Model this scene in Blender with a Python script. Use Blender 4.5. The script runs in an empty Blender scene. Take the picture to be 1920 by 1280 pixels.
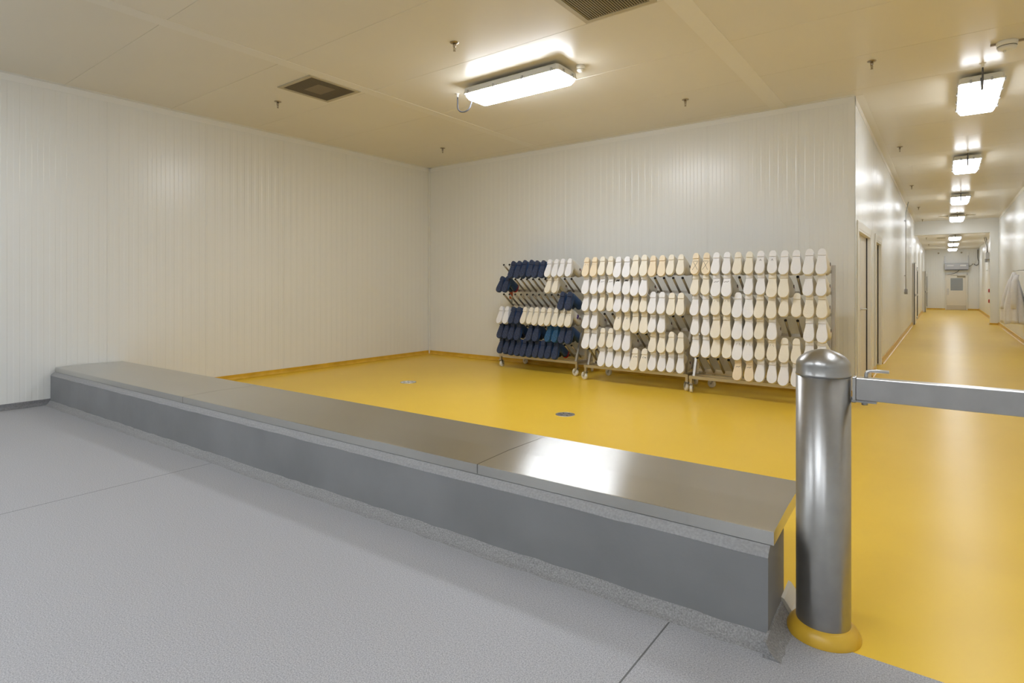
import bpy, math, random
from mathutils import Vector, Matrix
R = math.radians
PI = math.pi
scene = bpy.context.scene
C = scene.collection
random.seed(7)

# ------------------------------------------------------------------ camera
cam_data = bpy.data.cameras.new('camera')
cam_data.sensor_width = 36.0
cam_data.lens = 36.0 * 1076 / 1920
cam_data.shift_y = -106 / 1920
cam_data.clip_start = 0.05
cam = bpy.data.objects.new('camera', cam_data)
C.objects.link(cam)
cam.location = (0, 0, 1.4)
cam.rotation_euler = (R(90), 0, R(36.972))
scene.camera = cam

# ------------------------------------------------------------------ world, exposure
w = bpy.data.worlds.new('world')
scene.world = w
w.use_nodes = True
w.node_tree.nodes['Background'].inputs[0].default_value = (1, 1, 1, 1)
w.node_tree.nodes['Background'].inputs[1].default_value = 0.0
vs = scene.view_settings
vs.view_transform = 'Standard'
vs.look = 'None'
vs.gamma = 1
vs.use_curve_mapping = False
vs.exposure = 0.0
LAMP = 43.0                      # emission of every diffuser
LAMP_COLOR = (0.93, 0.985, 1.07)     # room and corridor lamps
LAMP_COOL = (0.91, 0.975, 1.06)         # cooler lamps over the grey floor
scene.cycles.max_bounces = 12
scene.cycles.diffuse_bounces = 8
scene.cycles.glossy_bounces = 5
scene.cycles.sample_clamp_indirect = 6.0

# ------------------------------------------------------------------ materials
def mat(name, color, rough=0.5, metal=0.0, spec=0.5, aniso=0.0, coat=0.0):
    m = bpy.data.materials.new(name)
    m.use_nodes = True
    b = m.node_tree.nodes['Principled BSDF']
    b.inputs['Base Color'].default_value = (*color, 1)
    b.inputs['Roughness'].default_value = rough
    b.inputs['Metallic'].default_value = metal
    b.inputs['Specular IOR Level'].default_value = spec
    b.inputs['Anisotropic'].default_value = aniso
    b.inputs['Coat Weight'].default_value = coat
    return m

def nodes(m):
    return m.node_tree.nodes, m.node_tree.links, m.node_tree.nodes['Principled BSDF']

def vary(m, scale, c1, c2, detail=4, lo=0.35, hi=0.65, stretch=None, rough=None, bump=None, bump_scale=None):
    """noise between two colours in object space, with optional roughness range and bump"""
    n, l, b = nodes(m)
    tc = n.new('ShaderNodeTexCoord')
    mp = n.new('ShaderNodeMapping')
    l.new(tc.outputs['Object'], mp.inputs['Vector'])
    if stretch: mp.inputs['Scale'].default_value = stretch
    t = n.new('ShaderNodeTexNoise')
    t.inputs['Scale'].default_value = scale
    t.inputs['Detail'].default_value = detail
    l.new(mp.outputs[0], t.inputs['Vector'])
    r = n.new('ShaderNodeValToRGB')
    r.color_ramp.elements[0].position = lo
    r.color_ramp.elements[1].position = hi
    r.color_ramp.elements[0].color = (*c1, 1)
    r.color_ramp.elements[1].color = (*c2, 1)
    l.new(t.outputs['Fac'], r.inputs['Fac'])
    l.new(r.outputs['Color'], b.inputs['Base Color'])
    if rough:
        mr = n.new('ShaderNodeMapRange')
        mr.inputs['To Min'].default_value = rough[0]
        mr.inputs['To Max'].default_value = rough[1]
        l.new(t.outputs['Fac'], mr.inputs['Value'])
        l.new(mr.outputs[0], b.inputs['Roughness'])
    if bump:
        t2 = n.new('ShaderNodeTexNoise')
        t2.inputs['Scale'].default_value = bump_scale or scale
        t2.inputs['Detail'].default_value = 3
        l.new(mp.outputs[0], t2.inputs['Vector'])
        bp = n.new('ShaderNodeBump')
        bp.inputs['Strength'].default_value = bump
        bp.inputs['Distance'].default_value = 0.01
        l.new(t2.outputs['Fac'], bp.inputs['Height'])
        l.new(bp.outputs[0], b.inputs['Normal'])
    return r

def joint_lines(m, lines, width, dark):
    """thin joints in a floor: lines = [(axis index, position)] in world metres"""
    n, l, b = nodes(m)
    src = b.inputs['Base Color'].links[0].from_socket
    geo = n.new('ShaderNodeNewGeometry')
    sep = n.new('ShaderNodeSeparateXYZ')
    l.new(geo.outputs['Position'], sep.inputs[0])
    acc = None
    for ax, pos in lines:
        c = n.new('ShaderNodeMath'); c.operation = 'COMPARE'
        c.inputs[1].default_value = pos; c.inputs[2].default_value = width / 2
        l.new(sep.outputs[ax], c.inputs[0])
        if acc is None: acc = c.outputs[0]
        else:
            a = n.new('ShaderNodeMath'); a.operation = 'MAXIMUM'
            l.new(acc, a.inputs[0]); l.new(c.outputs[0], a.inputs[1]); acc = a.outputs[0]
    mx = n.new('ShaderNodeMix'); mx.data_type = 'RGBA'
    mx.inputs['B'].default_value = (*dark, 1)
    l.new(acc, mx.inputs['Factor']); l.new(src, mx.inputs['A'])
    l.new(mx.outputs['Result'], b.inputs['Base Color'])

def tangent_const(m, v):
    n, l, b = nodes(m)
    c = n.new('ShaderNodeCombineXYZ')
    for i in range(3): c.inputs[i].default_value = v[i]
    l.new(c.outputs[0], b.inputs['Tangent'])

def tangent_radial(m):
    n, l, b = nodes(m)
    t = n.new('ShaderNodeTangent'); t.direction_type = 'RADIAL'; t.axis = 'Z'
    l.new(t.outputs[0], b.inputs['Tangent'])

M = {}
M['wall'] = mat('white_panel', (.78, .785, .76), .27)
vary(M['wall'], .8, (.775, .78, .755), (.79, .795, .77))
M['trim'] = mat('white_trim', (.78, .78, .75), .38)
M['ceiling'] = mat('cream_ceiling_panel', (.74, .70, .60), .28)
vary(M['ceiling'], .7, (.73, .69, .59), (.75, .71, .61), bump=.02, bump_scale=260)
M['ceiling_strip'] = mat('ceiling_strip', (.78, .75, .67), .35)
M['yellow'] = mat('yellow_resin', (.76, .47, .03), .31, spec=.3)
vary(M['yellow'], 1.1, (.80, .52, .034), (.84, .555, .05), detail=7, lo=.25, hi=.75, bump=.015, bump_scale=22)
joint_lines(M['yellow'], [(0, -.86)], .006, (.84, .60, .12))
M['yellow_skirt'] = mat('yellow_skirting', (.66, .39, .03), .35)
vary(M['yellow_skirt'], 6, (.60, .35, .02), (.70, .43, .04))
M['grey'] = mat('grey_quartz_floor', (.37, .37, .385), .55)
vary(M['grey'], 190, (.26, .26, .275), (.48, .48, .50), detail=2, lo=.32, hi=.68, bump=.15, bump_scale=190)
joint_lines(M['grey'], [(0, -4.60), (0, -.912)], .007, (.12, .12, .12))
M['grey_cove'] = mat('grey_cove', (.29, .28, .27), .7)
vary(M['grey_cove'], 150, (.20, .198, .20), (.38, .375, .375), detail=3, lo=.3, hi=.7, bump=.5, bump_scale=120)
M['grey_skirt'] = mat('grey_skirting', (.2, .2, .215), .6)
vary(M['grey_skirt'], 90, (.17, .17, .18), (.24, .24, .25), bump=.3)
M['concrete'] = mat('grey_render', (.235, .238, .245), .6)
vary(M['concrete'], 2.2, (.215, .218, .225), (.255, .258, .265), detail=6, bump=.06, bump_scale=60)
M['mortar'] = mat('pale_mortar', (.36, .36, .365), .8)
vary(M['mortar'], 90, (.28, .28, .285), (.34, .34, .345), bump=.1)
M['chalk'] = mat('pale_filler', (.6, .57, .5), .8)
BROT = math.atan2(.256, 7.826)
M['bench_steel'] = mat('bench_steel', (.60, .595, .575), .26, 1.0, aniso=1.0)
vary(M['bench_steel'], 1.6, (.585, .58, .56), (.615, .61, .59), detail=3, stretch=(1, 3, 3))
tangent_const(M['bench_steel'], (-.7*math.sin(BROT), .7*math.cos(BROT), .7))
M['bollard_steel'] = mat('bollard_steel', (.38, .372, .362), .34, 1.0, aniso=.5)
vary(M['bollard_steel'], 20, (.37, .363, .354), (.395, .388, .378), detail=3)
tangent_radial(M['bollard_steel'])
M['bollard_steel'].node_tree.nodes['Principled BSDF'].inputs['Anisotropic Rotation'].default_value = .25
M['steel'] = mat('brushed_steel', (.60, .59, .58), .32, 1.0)
vary(M['steel'], 8, (.56, .55, .54), (.63, .62, .61), rough=(.26, .38))
M['rack_steel'] = mat('rack_steel', (.56, .53, .48), .36, 1.0)
M['peg_steel'] = mat('peg_steel', (.40, .37, .32), .42, 1.0)
M['cap'] = mat('dark_plug', (.012, .012, .013), .6)
M['nylon'] = mat('white_nylon', (.74, .73, .68), .45)
M['zinc'] = mat('zinc_plate', (.45, .45, .45), .4, 1.0)
M['air_steel'] = mat('satin_steel', (.40, .40, .41), .5, .9)
M['orange'] = mat('orange_tape', (.50, .10, .025), .6)
M['red'] = mat('red_enamel', (.38, .02, .025), .5)
M['black'] = mat('black_rubber', (.015, .015, .016), .6)
M['cable'] = mat('grey_cable', (.10, .10, .11), .5)
M['dark_grille'] = mat('dusty_grille', (.16, .13, .085), .7)
M['grille_light'] = mat('dusty_slat', (.30, .26, .17), .65)
M['vent_frame'] = mat('vent_frame', (.46, .41, .29), .55)
M['vent_hole'] = mat('vent_dark', (.05, .042, .03), .9)
M['dust'] = mat('grille_centre', (.20, .165, .11), .7)
M['brass'] = mat('sprinkler_metal', (.40, .34, .25), .35, 1.0)
M['plastic'] = mat('white_plastic', (.80, .79, .74), .4)
M['plastic_grey'] = mat('pale_grey_cover', (.62, .60, .52), .45)
M['housing'] = mat('lamp_housing', (.72, .72, .68), .45)
M['door'] = mat('cream_door', (.74, .70, .62), .4)
M['door_frame'] = mat('door_frame_white', (.77, .75, .69), .38)
M['glass'] = mat('grey_glazing', (.30, .32, .33), .12)
M['coat'] = mat('white_cotton', (.80, .77, .77), .85)
vary(M['coat'], 14, (.84, .83, .86), (.88, .87, .90), bump=.1)
M['coat_grey'] = mat('grey_box', (.42, .42, .42), .5)
e = bpy.data.materials.new('lamp_diffuser')
e.use_nodes = True
nb = e.node_tree.nodes['Principled BSDF']
nb.inputs['Base Color'].default_value = (.9, .9, .9, 1)
nb.inputs['Emission Color'].default_value = (*LAMP_COLOR, 1)
nb.inputs['Emission Strength'].default_value = LAMP
M['lens'] = e
for nm_, col_, st_ in (('lens_cool', LAMP_COOL, LAMP*.70), ('lens_corridor', LAMP_COLOR, LAMP*.39)):
    q_ = e.copy(); q_.name = nm_; M[nm_] = q_
    q_.node_tree.nodes['Principled BSDF'].inputs['Emission Color'].default_value = (*col_, 1)
    q_.node_tree.nodes['Principled BSDF'].inputs['Emission Strength'].default_value = st_

def sole_mat(name, c, tread=None):
    m = mat(name, c, .5)
    n, l, b = nodes(m)
    tc = n.new('ShaderNodeTexCoord')
    if tread:                                   # dark zig-zag grooves between the lugs
        wv = n.new('ShaderNodeTexWave')
        wv.wave_type = 'BANDS'; wv.bands_direction = 'Z'; wv.wave_profile = 'SIN'
        wv.inputs['Scale'].default_value = 13
        wv.inputs['Distortion'].default_value = 5
        wv.inputs['Detail'].default_value = 0
        wv.inputs['Detail Scale'].default_value = 14
        l.new(tc.outputs['Object'], wv.inputs['Vector'])
        r = n.new('ShaderNodeValToRGB')
        r.color_ramp.elements[0].position = .30; r.color_ramp.elements[0].color = (*tread, 1)
        r.color_ramp.elements[1].position = .42; r.color_ramp.elements[1].color = (*c, 1)
        l.new(wv.outputs['Fac'], r.inputs['Fac'])
        l.new(r.outputs[0], b.inputs['Base Color'])
        bp = n.new('ShaderNodeBump'); bp.inputs['Strength'].default_value = .8; bp.inputs['Distance'].default_value = .006
        l.new(wv.outputs['Fac'], bp.inputs['Height']); l.new(bp.outputs[0], b.inputs['Normal'])
    else:                                       # fine dimples
        vo = n.new('ShaderNodeTexVoronoi'); vo.inputs['Scale'].default_value = 130
        l.new(tc.outputs['Object'], vo.inputs['Vector'])
        bp = n.new('ShaderNodeBump'); bp.inputs['Strength'].default_value = .5; bp.inputs['Distance'].default_value = .003
        l.new(vo.outputs['Distance'], bp.inputs['Height']); l.new(bp.outputs[0], b.inputs['Normal'])
    return m
M['sole_w'] = sole_mat('white_sole', (.83, .83, .86))
M['sole_c'] = sole_mat('cream_sole', (.82, .77, .66))
M['sole_b'] = sole_mat('beige_sole', (.82, .70, .51))
M['sole_n'] = sole_mat('navy_sole', (.06, .092, .20), (.006, .009, .022))
M['sole_l'] = sole_mat('blue_sole', (.04, .17, .38), (.006, .03, .07))
M['upper_w'] = mat('white_boot_rubber', (.78, .76, .71), .42)
M['upper_n'] = mat('navy_boot_rubber', (.02, .06, .17), .4)
M['upper_l'] = mat('blue_boot_rubber', (.03, .15, .36), .4)
M['ink'] = mat('black_ink', (.03, .03, .035), .7)
M['purple'] = mat('purple_print', (.10, .06, .22), .6)

# ------------------------------------------------------------------ mesh helpers
class MB:
    def __init__(s): s.v, s.f, s.sm = [], [], []
    def add(s, vs, fs, smooth=False, mtx=None):
        o = len(s.v)
        for p in vs:
            p = Vector(p)
            s.v.append(tuple(mtx @ p) if mtx else tuple(p))
        for f in fs:
            s.f.append([i + o for i in f]); s.sm.append(smooth)
        return s
    def box(s, x0, x1, y0, y1, z0, z1, mtx=None):
        vs = [(x0,y0,z0),(x1,y0,z0),(x1,y1,z0),(x0,y1,z0),(x0,y0,z1),(x1,y0,z1),(x1,y1,z1),(x0,y1,z1)]
        return s.add(vs, [(0,3,2,1),(4,5,6,7),(0,1,5,4),(1,2,6,5),(2,3,7,6),(3,0,4,7)], mtx=mtx)
    def rings(s, rs, closed=True, cap0=True, cap1=True, smooth=True, mtx=None):
        """loft through rings of equal point count"""
        k = len(rs[0]); vs = [p for r in rs for p in r]; fs = []
        for i in range(len(rs) - 1):
            for j in range(k if closed else k - 1):
                a, b = i*k + j, i*k + (j+1) % k
                fs.append((a, b, b + k, a + k))
        s.add(vs, fs, smooth, mtx)
        o = len(s.v) - len(vs)
        if cap0: s.f.append([o + j for j in range(k)][::-1]); s.sm.append(False)
        if cap1: s.f.append([o + (len(rs)-1)*k + j for j in range(k)]); s.sm.append(False)
        return s
    def lathe(s, prof, n=24, mtx=None, cap0=True, cap1=True, smooth=True):
        rs = [[(r*math.cos(2*PI*j/n), r*math.sin(2*PI*j/n), z) for j in range(n)] for r, z in prof]
        return s.rings(rs, cap0=cap0, cap1=cap1, smooth=smooth, mtx=mtx)
    def tube(s, pts, r, n=8, cap=True):
        pts = [Vector(p) for p in pts]; rs = []
        up = None
        for i, p in enumerate(pts):
            d = (pts[min(i+1, len(pts)-1)] - pts[max(i-1, 0)]).normalized()
            if up is None:
                up = Vector((0,0,1)) if abs(d.z) < .9 else Vector((1,0,0))
            a = d.cross(up).normalized(); up = a.cross(d).normalized()
            rs.append([tuple(p + r*(a*math.cos(2*PI*j/n) + up*math.sin(2*PI*j/n))) for j in range(n)])
        return s.rings(rs, cap0=cap, cap1=cap)
    def bar(s, p, q, wx, wz, mtx=None):
        """rectangular bar from p to q"""
        p, q = Vector(p), Vector(q); d = (q - p).normalized()
        u = Vector((1,0,0)) if abs(d.x) < .9 else Vector((0,1,0))
        b = d.cross(u).normalized(); a = b.cross(d).normalized()
        rs = [[tuple(c + a*sx*wx/2 + b*sy*wz/2) for sx, sy in ((-1,-1),(1,-1),(1,1),(-1,1))] for c in (p, q)]
        return s.rings(rs, smooth=False, mtx=mtx)
    def build(s, name, m, parent=None, bevel=0, loc=None):
        me = bpy.data.meshes.new(name)
        me.from_pydata(s.v, [], s.f)
        me.polygons.foreach_set('use_smooth', s.sm)
        me.materials.append(m)
        me.update()
        import bmesh
        bm = bmesh.new(); bm.from_mesh(me)
        bmesh.ops.recalc_face_normals(bm, faces=bm.faces)
        bm.to_mesh(me); bm.free()
        o = bpy.data.objects.new(name, me); C.objects.link(o)
        if parent: o.parent = parent
        if loc: o.location = loc
        if bevel:
            b = o.modifiers.new('bevel', 'BEVEL'); b.width = bevel; b.segments = 2; b.limit_method = 'ANGLE'; b.angle_limit = R(40)
        return o

def tag(o, label=None, cat=None, group=None, kind=None):
    if label: o['label'] = label
    if cat: o['category'] = cat
    if group: o['group'] = group
    if kind: o['kind'] = kind
    return o
def thing(name, label, cat, loc=(0,0,0), rotz=0, group=None):
    o = bpy.data.objects.new(name, None); C.objects.link(o)
    o.empty_display_size = .1
    o.location = loc; o.rotation_euler = (0, 0, rotz)
    return tag(o, label, cat, group)
def struct(name, mb, m, label=None, bevel=0):
    o = mb.build(name, m, bevel=bevel)
    return tag(o, label, None, None, 'structure')
def copy_tree(o, parent=None):
    c = o.copy(); C.objects.link(c)
    if parent: c.parent = parent
    for ch in list(o.children): copy_tree(ch, c)
    return c

# ------------------------------------------------------------------ the room
XL, YB, XC, XR, YE, YR = -8.37, 8.32, -.89, 1.53, 40.6, -5.0
CZ, CZ2, YH = 3.766, 3.40, 26.3           # ceiling, lower ceiling beyond the header, header
YF = 2.53                                 # where grey floor meets yellow floor

struct('floor', MB().box(XL-.2, XR+.2, YF, YE+.2, -.1, 0), M['yellow'], 'glossy yellow resin floor of room and corridor')
struct('floor', MB().box(XL-.2, XR+.2, YR-.2, YF, -.1, 0), M['grey'], 'speckled grey floor on the near side of the bench')

def ribs(length, seam0, panel=1.2, period=1.2/11, depth=.0018):
    """profile (distance, depth) of ribbed wall panels with fine joints"""
    pts = []
    s0 = seam0 - panel*math.ceil((seam0+panel)/panel)
    k = 0
    while s0 + k*panel < length:
        a = s0 + k*panel
        pts += [(a - .0015, 0), (a - .001, -.004), (a + .001, -.004), (a + .0015, 0)]
        for j in range(11):
            c = a + period*(j + .5)
            h = period*.25
            pts += [(c - h - .009, 0), (c - h, -depth), (c + h - .009, -depth), (c + h, 0)]
        k += 1
    pts = [p for p in pts if 0 < p[0] < length]
    return [(0, 0)] + pts + [(length, 0)]

def ribbed(mb, p0, p1, z0, z1, normal, seam0, solid=True):
    p0, p1, nrm = Vector(p0), Vector(p1), Vector(normal)
    L = (p1 - p0).length; d = (p1 - p0)/L
    pr = ribs(L, seam0)
    vs = []
    for s_, q in pr:
        b = p0 + d*s_ + nrm*q
        vs += [(b.x, b.y, z0), (b.x, b.y, z1)]
    mb.add(vs, [(2*i, 2*i+2, 2*i+3, 2*i+1) for i in range(len(pr)-1)])
    if not solid: return mb
    # solid back
    a, b = p0 - nrm*.12, p1 - nrm*.12
    a0, b0 = p0 - nrm*.012, p1 - nrm*.012
    vs = [(a.x,a.y,z0),(b.x,b.y,z0),(b.x,b.y,z1),(a.x,a.y,z1),(a0.x,a0.y,z0),(b0.x,b0.y,z0),(b0.x,b0.y,z1),(a0.x,a0.y,z1)]
    mb.add(vs, [(0,1,2,3),(4,5,6,7),(0,1,5,4),(3,2,6,7),(0,4,7,3),(1,5,6,2)])
    return mb

struct('wall_left', ribbed(MB(), (XL, YR), (XL, YB), 0, CZ, (1,0), 2.69 - YR), M['wall'], 'long ribbed white panel wall on the left')
struct('wall_back', ribbed(MB(), (XL, YB), (XC-.012, YB), 0, CZ, (0,-1), -2.733 - XL), M['wall'], 'ribbed white panel wall behind the boot racks')
# corridor wall with the two door recesses
D1, D2, DH = (8.62, 10.12), (11.0, 11.95), 2.13
mb = MB()
ribbed(mb, (XC, YB), (XC, D1[0]), 0, CZ, (1,0), .9, False)
ribbed(mb, (XC, D1[0]), (XC, D1[1]), DH, CZ, (1,0), .5)
ribbed(mb, (XC, D1[1]), (XC, D2[0]), 0, CZ, (1,0), .4)
ribbed(mb, (XC, D2[0]), (XC, D2[1]), DH, CZ, (1,0), .3)
ribbed(mb, (XC, D2[1]), (XC, YE), 0, CZ, (1,0), .6)
struct('wall_corridor', mb, M['wall'], 'ribbed white wall along the left of the corridor')
struct('wall_right', ribbed(MB(), (XR, YR), (XR, YE), 0, CZ, (-1,0), .4), M['wall'], 'ribbed white wall along the right of the corridor')
struct('wall_end', ribbed(MB(), (XC-.1, YE), (XR+.1, YE), 0, CZ, (0,-1), .2), M['wall'], 'white wall at the far end of the corridor')
struct('wall_rear', ribbed(MB(), (XL, YR), (XR, YR), 0, CZ, (0,1), .5), M['wall'], 'white wall behind the viewpoint')
# header and jamb across the corridor
struct('wall_header', MB().box(XC, XR, YH, YH+.3, 3.26, 3.466).box(XC, XR, YH+.004, YH+.3, 3.464, 3.472).box(XC, XR, YH, YH+.3, 3.47, CZ), M['wall'], 'header panel across the corridor under the ceiling')
struct('wall_jamb', MB().box(1.30, XR, YH, YH+.3, 0, 3.26), M['wall'], 'white jamb on the right of the corridor under the header', bevel=.004)

# ceiling with panel joints across (along x)
def ceiling_mb(x0, x1, y0, y1, z, joints):
    pts = [(y0, 0)]
    for j in joints:
        if y0 < j < y1: pts += [(j-.003, 0), (j-.0015, .003), (j+.0015, .003), (j+.003, 0)]
    pts.append((y1, 0))
    vs = []
    for y, q in pts: vs += [(x0, y, z+q), (x1, y, z+q)]
    m_ = MB().add(vs, [(2*i, 2*i+1, 2*i+3, 2*i+2) for i in range(len(pts)-1)])
    m_.box(x0, x1, y0, y1, z+.012, z+.1)
    return m_
JO = [4.57 + 1.165*k for k in range(-8, 20)]
struct('ceiling', ceiling_mb(XL-.12, XR+.12, YR-.12, YH+.1, CZ, JO), M['ceiling'], 'cream panel ceiling')
struct('ceiling', ceiling_mb(XC-.12, XR+.12, YH+.3, YE+.12, CZ2, [YH + 1.2*k for k in range(1, 12)]), M['ceiling'], 'lower ceiling beyond the corridor header')
# cover strips along the ceiling
struct('trim_1', MB().box(-5.70, -5.545, YR, YB, CZ-.004, CZ), M['ceiling_strip'], 'cover strip along the ceiling joint beside the square vent', bevel=.002)
struct('trim_2', MB().box(-1.86, -1.67, YR, YB, CZ-.004, CZ), M['ceiling_strip'], 'wide cover strip along the ceiling near the corridor', bevel=.002)
def angle_trim(mb, p0, p1, z, size, n, up=1):
    p0, p1, n = Vector((*p0, 0)), Vector((*p1, 0)), Vector((*n, 0))
    t = .003
    for a, b, c, d in ((0, t, 0, size), (0, size, 0, t)):
        q = [p0 + n*a, p0 + n*b, p1 + n*b, p1 + n*a]
        z0, z1 = z - up*c, z - up*d
        vs = [(v.x, v.y, z0) for v in q] + [(v.x, v.y, z1) for v in q]
        mb.add(vs, [(0,3,2,1),(4,5,6,7),(0,1,5,4),(1,2,6,5),(2,3,7,6),(3,0,4,7)])
    return mb
mb = MB()
angle_trim(mb, (XL, YR), (XL, YB), CZ, .075, (1,0))
angle_trim(mb, (XL, YB), (XC, YB), CZ, .075, (0,-1))
struct('trim_3', mb, M['trim'], 'white angle where the room walls meet the ceiling')
mb = MB()
angle_trim(mb, (XC, YB-.003), (XC, YH), CZ, .09, (1,0))
angle_trim(mb, (XR, YR), (XR, YH), CZ, .09, (-1,0))
struct('trim_4', mb, M['ceiling_strip'], 'angle along the corridor ceiling edges')
mb = MB().box(XC-.075, XC+.003, YB-.003, YB, 0, CZ).box(XC, XC+.003, YB-.003, YB+.075, 0, CZ)
for k in range(8): mb.lathe([(.006,0),(.005,.002)], 8, Matrix.Translation((XC-.055, YB-.003, .3+.46*k)) @ Matrix.Rotation(R(90),4,'X'))
struct('trim_5', mb, M['trim'], 'white corner angle where the back wall meets the corridor')
struct('trim_6', MB().box(XL, XL+.03, YB-.03, YB, 0, CZ), M['trim'], 'white corner angle between left wall and back wall', bevel=.006)

# skirtings: coved strips
def skirt(mb, p0, p1, n, h=.075, t=.012, foot=.03):
    p0, p1, n = Vector((*p0, 0)), Vector((*p1, 0)), Vector((*n, 0))
    prof = [(0, h), (t*.5, h), (t, h-.004), (t, h*.5), (t+.006, h*.25), (t+foot*.5, h*.08), (t+foot, .001), (0, .001)]
    rs = [[tuple(p + n*a + Vector((0,0,b))) for a, b in prof] for p in (p0, p1)]
    return mb.rings(rs, smooth=False)
struct('baseboard_left', skirt(MB(), (XL, YF), (XL, YB), (1,0)), M['yellow_skirt'], 'yellow coved skirting along the left wall')
struct('baseboard_near', skirt(MB(), (XL, YR), (XL, 2.13), (1,0), .07, .01, .02), M['grey_skirt'], 'grey coved skirting along the near left wall')
struct('baseboard_back', skirt(MB(), (XL, YB), (XC, YB), (0,-1)), M['yellow_skirt'], 'yellow coved skirting along the back wall')
mb = MB(); skirt(mb, (XC, YB), (XC, 8.5), (1,0)); skirt(mb, (XC, 10.24), (XC, 10.88), (1,0), .1); skirt(mb, (XC, 12.07), (XC, YE), (1,0), .1)
struct('baseboard_corridor', mb, M['yellow_skirt'], 'yellow coved skirting along the corridor left wall')
mb = MB(); skirt(mb, (XR, YF), (XR, YE), (-1,0), .1); skirt(mb, (1.30, YH), (XR, YH), (0,-1), .06); skirt(mb, (1.30, YH), (1.30, YH+.3), (-1,0), .06)
struct('baseboard_right', mb, M['yellow_skirt'], 'yellow coved skirting along the corridor right wall')
struct('baseboard_end', skirt(MB(), (XC, YE), (XR, YE), (0,-1), .08), M['yellow_skirt'], 'yellow skirting along the end wall')

# ------------------------------------------------------------------ bench
BL = 7.83
bench = thing('step_over_bench', 'long low grey bench with a stainless steel top dividing grey floor from yellow floor', 'bench', (XL, 2.115, 0), BROT)
KT, ST, KD, BD = .377, .432, .325, .70     # kerb top, steel top, kerb depth, steel depth
mb = MB()
n = 60
rng = random.Random(3)
prof_n = []
rs, rs2 = [], []
for i in range(n+1):
    x = .02 + (BL-.02)*i/n
    j = rng.uniform(-.003, .003)
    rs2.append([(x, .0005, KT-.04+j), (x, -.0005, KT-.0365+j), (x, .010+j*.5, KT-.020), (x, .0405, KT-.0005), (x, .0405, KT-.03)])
    rs.append([(x, 0, 0), (x, .001, KT-.037+j), (x, .036, KT-.004), (x, KD, KT-.004), (x, KD, 0)])
mb.rings(rs, smooth=False)
mb.build('kerb_base', M['concrete'], bench)
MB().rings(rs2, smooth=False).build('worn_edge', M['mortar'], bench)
seams = [.035, 3.10, 6.36, BL+.012]
for a, b in zip(seams[:-1], seams[1:]):
    a += .002; b -= .002
    y0, y1, yr, t = .042, .042+BD, KD+.01, .012
    top = [(y0, ST-.002), (y0+.004, ST), (yr, ST+.007), (y1-.004, ST), (y1, ST-.003)]
    out = [(y0, KT+.001)] + top + [(y1, KT+.008), (y1-t, KT+.008), (y1-t, ST-.012), (yr, ST-.005), (y0+t, ST-.012), (y0+t, KT+.001)]
    mb = MB().rings([[(x, p, q) for p, q in out] for x in (a, b)], smooth=False)
    if b > BL:                              # folded end of the last sheet
        mb.rings([[(x, p, q) for p, q in [(y0, KT+.001)] + top + [(y1, KT+.001)]] for x in (b-.0005, b+.003)], smooth=False)
    mb.build('seat_panel', M['bench_steel'], bench)
for x in (1.0, 2.6, 4.2, 5.8, 7.4):        # brackets under the overhang
    MB().add([(x,KD,KT-.02),(x,KD,.14),(x,KD+.3,KT-.02),(x+.006,KD,KT-.02),(x+.006,KD,.14),(x+.006,KD+.3,KT-.02)],
             [(0,1,2),(5,4,3),(0,3,4,1),(1,4,5,2),(2,5,3,0)]).build('bracket', M['steel'], bench)
MB().box(.03, BL-.02, KD-.05, KD+.34, KT+.0005, KT+.008).build('packing_strip', M['chalk'], bench)
# speckled cove at the foot of the bench
mb = MB()
bm_ = Matrix.Translation((XL, 2.115, 0)) @ Matrix.Rotation(BROT, 4, 'Z')
rng = random.Random(5)
rs = []
for i in range(81):
    x = .01 + (BL + .0)*i/80
    j = rng.uniform(-.004, .004)
    rs.append([(x, .004, 0.0), (x, .001, .048+j), (x, -.004, .045+j), (x, -.018, .024), (x, -.034+j, .009), (x, -.062+2*j, .0)])
mb.rings(rs, smooth=False, mtx=bm_)
rs = []
for i in range(13):
    y = -.08 + (KD + .08)*i/12
    j = rng.uniform(-.004, .004)
    rs.append([(BL-.004, y, 0), (BL-.002, y, .06+j), (BL+.006, y, .058+j), (BL+.022, y, .028), (BL+.036+j, y, .01), (BL+.06+j, y, 0)])
mb.rings(rs, smooth=False, mtx=bm_)
struct('trim_7', mb, M['grey_cove'], 'rough speckled grey cove along the foot of the bench')
# pale patch of filler where grey floor meets yellow at the bench end
mb = MB()
rs = []
for i in range(7):
    y = KD - .06 + .17*i/6
    rs.append([(BL+.0, y, .004), (BL+.0, y, .075), (BL+.012, y, .07), (BL+.04, y, .03), (BL+.085, y, .004)])
mb.rings(rs, smooth=False, mtx=bm_)
struct('trim_8', mb, M['chalk'], 'pale filler patch behind the bench end')

# ------------------------------------------------------------------ bollard and swing bar
BX, BY, BR_ = -.39, 2.605, .0985
boll = thing('bollard', 'brushed stainless steel bollard with domed cap at the end of the bench', 'bollard', (BX, BY, 0))
MB().lathe([(BR_, .02), (BR_, 1.036)], 64, cap0=False).build('post', M['bollard_steel'], boll)
dome = [(BR_-.001, 1.036), (BR_+.0015, 1.038), (BR_+.0015, 1.044), (BR_, 1.046), (BR_, 1.078)]
dome += [(BR_*f, 1.078 + q) for f, q in ((.995,.006),(.98,.0115),(.955,.017),(.92,.0225),(.87,.0285),(.80,.035),(.70,.0425),(.58,.0495),(.44,.0555),(.29,.06),(.14,.063),(.01,.064))]
MB().lathe(dome, 64).build('domed_cap', M['bollard_steel'], boll)
MB().lathe([(.135, .0005), (.134, .012), (.125, .03), (.112, .045), (.1, .052), (.097, .052)], 48, cap0=False, cap1=False).build('base_collar', M['yellow_skirt'], boll)
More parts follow.
